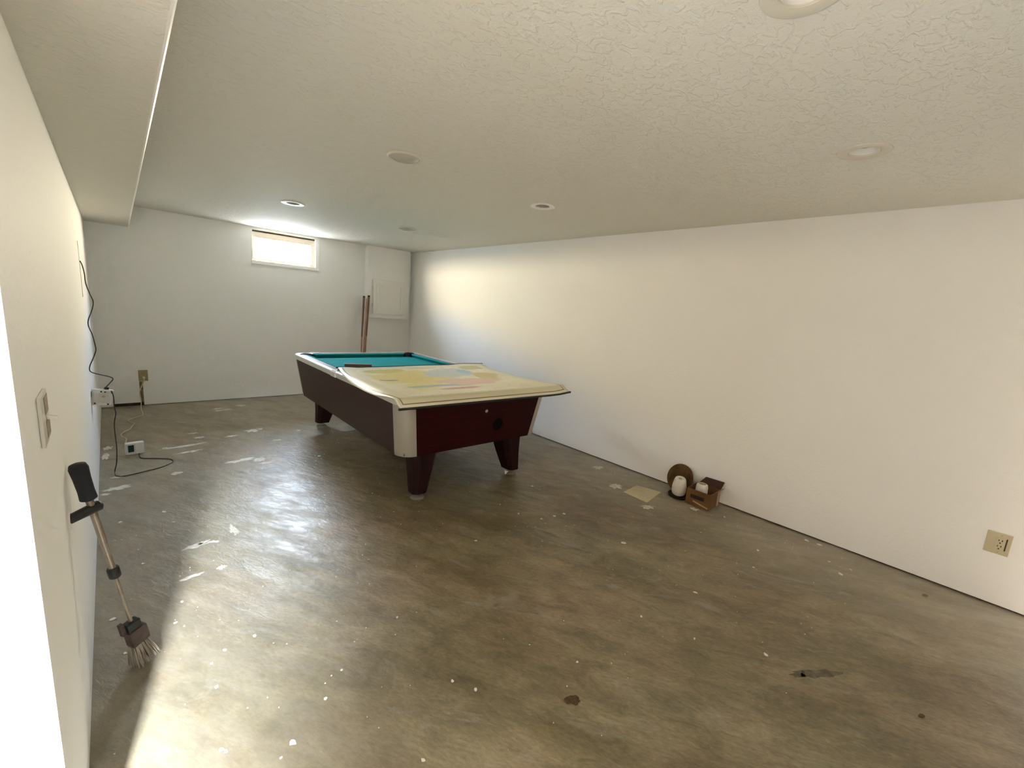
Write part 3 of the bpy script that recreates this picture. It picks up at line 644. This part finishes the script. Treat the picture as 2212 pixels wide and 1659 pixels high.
t = thing('wall_socket', 'tan wall socket plate low on the far wall with a cord plugged in', 'socket', (0.158, YF, 0.358))
b = MB(); b.box(0.115, 0.200, YF-0.007, YF-0.0003, 0.294, 0.424); b.build('cover_plate', 'tan_plastic', t, bevel=0.0025)
for zc in (0.335, 0.386):
    b = MB(); b.lathe([(0.018, 0), (0.018, 0.003)], (0.158, YF-0.0072, zc), (0, -1, 0), n=18); b.build('receptacle', 'tan_plastic', t)
    for dx in (-0.007, 0.007):
        b = MB(); b.box(0.158+dx-0.0015, 0.158+dx+0.0015, YF-0.0108, YF-0.0103, zc-0.005, zc+0.006); b.build('pin_slot', 'black', t)

def wl(y, z, off=0.0): return Vector((XL(y, z)+off, y, z))
t = thing('light_switch', 'ivory double light switch plate on the left wall above the leaning brush', 'light switch', wl(1.465, 1.05))
b = MB(); b.hexa([wl(1.402, 1.048, .0003), wl(1.530, 1.048, .0003), wl(1.530, 1.048, .0075), wl(1.402, 1.048, .0075), wl(1.402, 1.166, .0003), wl(1.530, 1.166, .0003), wl(1.530, 1.166, .0075), wl(1.402, 1.166, .0075)])
b.build('cover_plate', 'plate_ivory', t, bevel=0.002)
for z0, z1 in ((1.058, 1.098), (1.114, 1.156)):
    b = MB(); b.hexa([wl(1.455, z0, .0077), wl(1.522, z0, .0077), wl(1.522, z0, .0085), wl(1.455, z0, .0085), wl(1.455, z1, .0077), wl(1.522, z1, .0077), wl(1.522, z1, .0085), wl(1.455, z1, .0085)]); b.build('worn_patch', 'rust', t)
b = MB(); b.hexa([wl(1.470, 1.101, .0077), wl(1.486, 1.101, .0077), wl(1.484, 1.098, .026), wl(1.472, 1.098, .026), wl(1.470, 1.111, .0077), wl(1.486, 1.111, .0077), wl(1.484, 1.106, .026), wl(1.472, 1.106, .026)]); b.build('toggle', 'white_plastic', t, bevel=0.001)

# ------------------------------------------------------------------ cords and the two white boxes by the left wall
def at_y(px, py, y): return at(px, py, 1, y)
cp = [(170, 563, 4.43), (177, 572, 4.42), (182, 590, 4.40), (185, 612, 4.38), (193, 633, 4.34), (201, 651, 4.30), (199, 668, 4.30), (191, 690, 4.32), (191, 704, 4.32), (199, 722, 4.28), (204, 740, 4.26), (207, 756, 4.25), (202, 772, 4.26), (191, 792, 4.28), (196, 803, 4.27), (215, 809, 4.24), (237, 814, 4.21), (244, 819, 4.20), (236, 829, 4.20), (227, 838, 4.20)]
P = []
for px, py, y in cp:
    q_ = at_y(px, py, y); q_.x = max(q_.x, XL(q_.y, q_.z)+0.006); P.append(q_)
b = MB(); b.tube(spline(P, 4), 0.0035, 6); tag(b.build('power_cord', 'cord_dark', smooth=True), 'dark cord wandering down the left wall to the hanging white box', 'cord')
q0 = at_y(165, 520, 4.40); q0.x = XL(q0.y, q0.z)+0.004
P = [q0]+[Vector((XL(y, z)+0.004, y, z)) for y, z in ((4.42, 1.64), (4.415, 1.56), (4.42, 1.44), (4.40, 1.30))]
b = MB(); b.tube(spline(P, 4), 0.0016, 5); tag(b.build('thin_wire', 'wire', smooth=True), 'thin pale wire on the left wall above the dark cord', 'wire')

ca = at_y(222, 859, 4.20)
HB = Matrix.Translation(ca) @ Matrix.Scale(0.82, 4) @ Matrix.Rotation(math.radians(16), 4, 'Z') @ Matrix.Rotation(math.radians(11), 4, 'Y')
t = thing('hanging_box', 'square white plastic box hanging on a dark cord by the left wall', 'box', ca)
b = MB(); b.box(-0.072, 0.072, 0.0, 0.05, -0.072, 0.072); b.build('housing', 'white_plastic', t, bevel=0.006, T=HB)
b = MB(); b.box(-0.066, 0.066, -0.007, -0.0005, -0.066, 0.066); b.build('cover', 'white_plastic', t, bevel=0.003, T=HB)
b = MB(); b.box(-0.034, 0.034, -0.0125, -0.0075, -0.045, 0.040); b.build('raised_panel', 'plate_ivory', t, bevel=0.002, T=HB)
for x, z in ((-0.048, -0.052), (0.040, -0.056), (0.052, 0.050), (-0.02, 0.054), (0.006, 0.052)):
    b = MB(); b.lathe([(0.0065, 0), (0.0065, 0.004)], (x, -0.0072, z), (0, -1, 0), n=10); b.build('dark_knob', 'black', t, T=HB)
b = MB(); b.lathe([(0.011, 0), (0.011, 0.006)], (0.0, -0.013, 0.012), (0, -1, 0), n=14); b.build('centre_button', 'baffle', t, T=HB)
b = MB(); b.box(0.005, 0.035, 0.01, 0.035, 0.0725, 0.092); b.build('plug', 'black', t, bevel=0.003, T=HB)

t = thing('floor_box', 'small white plastic box with a dark green window on the concrete floor', 'box', (0.025, 4.64, 0))
GB = Matrix.Translation((0.025, 4.64, 0)) @ Matrix.Rotation(math.radians(8), 4, 'Z')
b = MB(); b.box(-0.060, 0.060, -0.025, 0.025, 0.0, 0.100); b.build('housing', 'white_plastic', t, bevel=0.007, T=GB)
b = MB(); b.box(-0.046, -0.008, -0.0275, -0.0252, 0.024, 0.084); b.build('window', 'screen_green', t, bevel=0.001, T=GB)
b = MB(); b.box(-0.001, 0.001, -0.0262, -0.0252, 0.006, 0.094); b.build('seam', 'baffle', t, T=GB)

P = [at_y(240, 844, 4.20), at_y(245, 856, 4.19), at_y(247, 880, 4.18), at_y(250, 893, 4.17), at_y(247, 912, 4.17), at_y(248, 935, 4.17), at_y(252, 965, 4.17), at_y(252, 998, 4.17)]
fl = [at(248, 1018, 2, 0.004), at(252, 1028, 2, 0.004), at(275, 1027, 2, 0.004), at(313, 1018, 2, 0.004), at(345, 1010, 2, 0.004), at(370, 1000, 2, 0.004), at(373, 994, 2, 0.004), at(362, 991, 2, 0.004), at(335, 990, 2, 0.004), at(305, 989, 2, 0.004), Vector((0.05, 4.604, 0.006))]
b = MB(); b.tube(spline(P+fl, 4), 0.0035, 6); tag(b.build('power_cord', 'cord_dark', smooth=True), 'dark cord hanging to the floor and looping to the small floor box', 'cord')
t = thing('extension_cord', 'off-white cord running from the far socket to the box on the floor', 'cord', (0.162, YF-0.04, 0))
b = MB(); b.lathe([(0.012, 0), (0.015, 0.012), (0.012, 0.03), (0.006, 0.036)], (0.160, YF-0.0105, 0.335), (0, -1, 0), n=14); b.build('plug', 'cord_white', t, smooth=True)
P = [Vector((0.160, YF-0.045, 0.335)), Vector((0.160, YF-0.060, 0.30)), at_y(302, 845, YF-0.04), at_y(305, 868, YF-0.05)] + [at(x, y, 2, 0.005) for x, y in ((305, 884), (309, 896), (298, 900), (280, 906), (277, 909), (285, 914), (292, 914), (286, 920), (281, 927), (270, 932), (262, 938), (264, 943), (273, 948), (272, 954), (270, 958))]
P[-1] = Vector((-0.02, 4.70, 0.006))
b = MB(); b.tube(spline(P, 4), 0.0048, 6); b.build('lead', 'cord_white', t, smooth=True)

# ------------------------------------------------------------------ long-handled brush leaning on the left wall
B0 = at(312, 1428, 2, 0.0)
A0 = at(166, 1002, 0, -0.130)
ax = (B0-A0).normalized(); Ln = (B0-A0).length
def bp_(t_): return A0 + ax*(Ln*t_)
t = thing('snow_brush', 'telescopic brush with black foam grip leaning on the left wall', 'brush', B0)
def tseg(name, m, t0, t1, prof):
    b = MB(); b.lathe([(r, Ln*(t0+(t1-t0)*h)) for r, h in prof], A0, ax, n=18); return b.build(name, m, t, smooth=True)
tseg('grip', 'black_rubber', 0.0, 0.155, [(0.012, 0), (0.021, 0.03), (0.0245, 0.12), (0.022, 0.4), (0.021, 0.75), (0.0225, 0.96), (0.015, 1)])
tseg('upper_tube', 'steel', 0.1555, 0.50, [(0.0105, 0), (0.0105, 1)])
tseg('sleeve', 'black', 0.478, 0.525, [(0.015, 0), (0.0175, 0.1), (0.0175, 0.9), (0.015, 1)])
tseg('lower_tube', 'steel', 0.5255, 0.79, [(0.0065, 0), (0.0065, 1)])
side = Vector((-0.55, -0.35, 0)); side = (side-ax*side.dot(ax)).normalized(); third = ax.cross(side)
cq = bp_(0.195)
b = MB(); b.tube([cq-side*0.026, cq-side*0.02, cq+side*0.03, cq+side*0.062, cq+side*0.068], [0.012, 0.018, 0.0165, 0.0155, 0.010], 14); b.build('side_handle', 'black', t, smooth=True)
hd = bp_(0.80)
def hexbar(c, hl_, hw_, ht_):
    b = MB(); q_ = []
    for e in (-1, 1):
        for a, c2 in ((-1, -1), (1, -1), (1, 1), (-1, 1)): q_.append(c+ax*(e*hl_)+side*(a*hw_)+third*(c2*ht_))
    return b.hexa(q_)
hexbar(bp_(0.785), 0.018, 0.022, 0.016).build('neck_clamp', 'black', t, bevel=0.004)
hexbar(bp_(0.845)-side*0.004, 0.034, 0.030, 0.020).build('brush_head', 'brown_head', t, bevel=0.006)
hexbar(bp_(0.775)+side*0.032, 0.026, 0.007, 0.008).build('scraper_tab', 'brown_head', t, bevel=0.003)
b = MB(); rnd = random.Random(5); bl = Ln*0.995-Ln*0.882
for k in range(170):
    a, c2 = rnd.uniform(-1, 1), rnd.uniform(-1, 1); p0 = bp_(0.886)+side*(a*0.026)+third*(c2*0.016)
    p1 = p0+ax*(bl*rnd.uniform(0.85, 0.97))+side*(a*0.016-0.004)+third*(c2*0.012+rnd.uniform(-.004, .004)); p1.z = max(p1.z, 0.003)
    b.tube([p0, (p0+p1)/2+side*rnd.uniform(-.003, .003), p1], [0.0016, 0.0014, 0.0009], 4)
bs = b.build('bristles', 'bristle_pale', t); bs['kind'] = 'stuff'

# ------------------------------------------------------------------ things by the right wall
tag(MB().prism([(3.075, 1.79), (3.318, 1.805), (3.368, 1.60), (3.062, 1.558)], 0.0005, 0.003).build('paper_sheet', 'paper'), 'cream paper sheet lying on the concrete beside the white spool', 'paper')

t = thing('cardboard_box', 'small open cardboard box with dark printed bar against the right wall', 'box', (3.455, 1.28, 0))
x0, x1, y0, y1, hz, th = 3.355, 3.555, 1.19, 1.38, 0.135, 0.004
b = MB(); b.box(x0, x1, y0, y1, 0.001, 0.005); b.build('base', 'cardboard', t)
b = MB(); b.box(x0, x0+th, y0, y1, 0.005, hz); b.build('side_panel', 'cardboard', t)
b = MB(); b.box(x1-th, x1, y0, y1, 0.005, hz); b.build('side_panel', 'cardboard', t)
b = MB(); b.box(x0+th, x1-th, y0, y0+th, 0.005, hz); b.build('side_panel', 'cardboard', t)
b = MB(); b.box(x0+th, x1-th, y1-th, y1, 0.005, hz); b.build('side_panel', 'cardboard', t)
b = MB(); b.hexa([(x1-0.003, y0, hz), (x1-0.003, y1-0.01, hz), (x1, y1-0.01, hz), (x1, y0, hz), (x1+0.024, y0-0.012, hz+0.062), (x1+0.024, y1-0.05, hz+0.058), (x1+0.027, y1-0.05, hz+0.058), (x1+0.027, y0-0.012, hz+0.062)]); b.build('flap', 'cardboard_in', t)
b = MB(); b.hexa([(x0+0.006, y0, hz), (x1-0.006, y0, hz), (x1-0.006, y0+0.003, hz), (x0+0.006, y0+0.003, hz), (x0+0.03, y0-0.030, hz+0.022), (x1-0.01, y0-0.034, hz+0.030), (x1-0.01, y0-0.031, hz+0.030), (x0+0.03, y0-0.027, hz+0.022)]); b.build('flap', 'cardboard', t)
b = MB(); b.box(x0-0.0012, x0-0.0002, y0+0.045, y1-0.035, 0.062, 0.092); b.build('printed_bar', 'label_dark', t)
b = MB(); b.hexa([(x0-0.001, y0+0.006, 0.012), (x0-0.001, y1-0.06, 0.034), (x0-0.0002, y1-0.06, 0.034), (x0-0.0002, y0+0.006, 0.012), (x0-0.001, y0+0.006, 0.022), (x0-0.001, y1-0.06, 0.046), (x0-0.0002, y1-0.06, 0.046), (x0-0.0002, y0+0.006, 0.022)]); b.build('tape', 'tape', t)
b = MB(); b.box(x0+0.15, x0+0.19, y0-0.0012, y0-0.0002, 0.004, hz-0.01); b.build('tape', 'tape', t)

def spool(lab, c, r0_, r1_, h, grp, hole=0.018, axis=(0, 0, 1)):
    t = thing('thread_spool', lab, 'spool', c, grp)
    b = MB(); b.lathe([(hole+0.004, 0.0), (r0_*0.93, 0.0), (r0_, h*0.08), (r0_*1.0, h*0.45), (r1_*1.04, h*0.86), (r1_*0.92, h*0.965), (r1_*0.72, h), (hole+0.002, h*0.985), (hole+0.002, h*0.5), (hole+0.002, 0.0)], c, axis, n=36, cap0=False, cap1=False); b.build('winding', 'thread', t, smooth=True)
    b = MB(); b.lathe([(hole, h*0.0), (hole+0.0015, 0.0), (hole+0.0015, h*0.99), (hole, h*0.99), (hole, 0.01), (0.001, 0.01)], c, axis, n=20, cap0=False); b.build('core_tube', 'paper', t)
spool('white cone of thread standing on the floor beside the cardboard box', (3.440, 1.482, 0.029), 0.058, 0.046, 0.145, 'white thread spools', 0.014, (-0.24, -0.10, 0.95))
spool('white spool standing inside the open cardboard box', (3.447, 1.300, 0.0055), 0.048, 0.044, 0.168, 'white thread spools', 0.030)
t = thing('shallow_tray', 'dark brown shallow tray under the white thread cone', 'tray', (3.43, 1.475, 0))
b = MB(); b.lathe([(0.060, 0.0), (0.080, 0.003), (0.086, 0.020), (0.083, 0.020), (0.076, 0.0115), (0.001, 0.0115)], (3.43, 1.475, 0.0), n=36); b.build('dish', 'bristle_dark', t, smooth=True)
dn = Vector((-0.92, 0.16, 0.33)).normalized(); dc = Vector((3.545, 1.535, 0.120))
t = thing('wooden_disc', 'round brown wooden disc leaning on the right wall behind the thread cone', 'disc', (dc.x-0.05, dc.y, 0.0))
b = MB(); b.lathe([(0.118, -0.007), (0.122, -0.004), (0.122, 0.004), (0.118, 0.007)], dc, dn, n=44); b.build('disc_face', 'disc_wood', t, smooth=True)
b = MB(); b.lathe([(0.088, 0.0072), (0.091, 0.0085), (0.095, 0.0085), (0.098, 0.0072)], dc, dn, n=44, cap0=False, cap1=False); b.build('turned_ring', 'disc_wood', t, smooth=True)

# folded white paper shim by the near right foot of the table
q_ = at(1094, 1022, 2, 0.0)
b = MB(); b.add([(q_.x-0.03, q_.y-0.015, 0.001), (q_.x+0.03, q_.y-0.022, 0.001), (q_.x+0.025, q_.y+0.02, 0.001), (q_.x-0.02, q_.y+0.02, 0.030), (q_.x-0.028, q_.y-0.012, 0.032), (q_.x+0.006, q_.y-0.016, 0.022)], [(0, 1, 5, 4), (1, 2, 5), (2, 3, 5), (3, 4, 5), (0, 4, 3), (0, 3, 2, 1)])
tag(b.build('paper_shim', 'chip'), 'crumpled white paper wedged at the near right foot of the pool table', 'paper')

# ------------------------------------------------------------------ marks and chips on the concrete
def patch(px, py, rx, ry, rot, seed, m, name, h=0.0008, n=18, jag=0.45, parent=None):
    rnd = random.Random(seed); c = at(px, py, 2, 0.0); pts = []
    for i in range(n):
        a = 2*math.pi*i/n; k = 1+jag*(rnd.random()-0.6); x, y = rx*k*math.cos(a), ry*k*math.sin(a)
        pts.append((c.x+x*math.cos(rot)-y*math.sin(rot), c.y+x*math.sin(rot)+y*math.cos(rot)))
    b = MB(); b.prism(pts, 0.0002, h); return b.build(name, m, parent)
S = [(395, 964, .150, .014, .16), (408, 976, .100, .013, .18), (358, 968, .03, .012, 0), (255, 1054, .075, .022, .2), (228, 1068, .03, .01, 0), (520, 995, .10, .020, .15), (560, 993, .04, .03, .4), (418, 1180, .060, .014, .1), (440, 1172, .03, .010, .3), (460, 1170, .035, .008, -.5),
     (505, 1145, .018, .045, .1), (545, 930, .065, .030, .2), (560, 927, .03, .02, 0), (480, 886, .09, .02, .1), (470, 883, .05, .02, 0), (520, 876, .05, .02, 0), (228, 985, .025, .05, 0), (232, 968, .03, .03, 0), (415, 1245, .05, .008, .12), (380, 1023, .04, .02, .2), (575, 1000, .05, .015, .1),
     (1500, 1100, .03, .02, 0), (1400, 1095, .05, .02, -.5), (1290, 1010, .05, .025, -.4), (1330, 1050, .05, .03, -.3), (256, 1030, .05, .012, 0), (480, 1225, .02, .012, 0), (430, 945, .04, .018, .1), (415, 936, .05, .016, .1), (500, 942, .05, .014, .1), (600, 950, .04, .012, .2)]
for k, (px, py, rx, ry, rot) in enumerate(S): patch(px, py, rx*1.05, ry*1.7, rot, k, 'smear', 'paint_smear', parent=floor, n=22, jag=0.8)
patch(1760, 1455, .125, .022, -.62, 77, 'stain', 'dark_stain', parent=floor, jag=0.5)
patch(1735, 1459, .012, .012, 0, 78, 'stain', 'dark_stain', parent=floor)
patch(1998, 1286, .022, .012, -.4, 79, 'stain', 'dark_stain', parent=floor)
tag(patch(1237, 1513, .030, .020, -.6, 80, 'leaf', 'dry_leaf', h=0.003), 'dark brown dry leaf scrap on the concrete in the foreground', 'leaf')
tag(patch(1991, 1547, .014, .008, -.4, 81, 'leaf', 'dry_leaf', h=0.003), 'tiny dark leaf scrap on the concrete at the lower right', 'leaf')
chips = [(632, 1603), (549, 1374), (485, 1405), (457, 1434), (467, 1485), (858, 1334), (737, 1448), (703, 1510), (478, 1620), (488, 1623), (607, 1638), (362, 1618), (344, 1635), (1080, 1090), (1028, 1168), (1170, 1121), (1198, 1115), (1120, 1110), (1218, 1110), (1502, 1280), (1385, 1332), (1247, 1430), (977, 1472), (1027, 1490), (914, 1643), (1565, 1117), (1743, 1168), (1770, 1177), (1792, 1214), (1815, 1240), (1637, 1189), (1347, 1173), (1500, 1380), (310, 1395), (244, 1338), (270, 1412), (309, 1218), (394, 1300), (1628, 1226), (1838, 1231), (645, 930), (690, 985), (1150, 1050), (355, 1106), (375, 1128), (260, 1128), (1655, 1415), (380, 1345)]
rc = random.Random(11)
for k, (px, py) in enumerate(chips):
    c = at(px, py, 2, 0); dist = Vector((c.x, c.y, CH)).length; s = dist/F*rc.uniform(1.8, 3.4)
    if (px, py) == (632, 1603): s = dist/F*5.5
    tag(patch(px, py, s*1.25, s*0.9, rc.uniform(0, 3), 200+k, 'chip', 'paint_chip', h=0.0025, n=7, jag=0.7), 'small white paint chip lying on the bare concrete floor', 'paint chip', 'paint chips scattered on the floor')
b = MB(); rnd = random.Random(3)
for k in range(700):
    x, y = rnd.uniform(-0.1, 3.5), rnd.uniform(0.2, 6.3); s = rnd.uniform(0.0012, 0.0042)*(0.7+0.1*y); n = 5; a0 = rnd.uniform(0, 6)
    if rnd.random() < 0.35: x = rnd.choice((rnd.uniform(-0.1, 0.7), rnd.uniform(3.2, 3.56)))
    r = [(x+s*rnd.uniform(.6, 1.3)*math.cos(a0+2*math.pi*i/n), y+s*rnd.uniform(.6, 1.3)*math.sin(a0+2*math.pi*i/n)) for i in range(n)]
    b.prism(r, 0.0002, 0.0016)
o = b.build('paint_specks', 'chip', floor); o['kind'] = 'stuff'
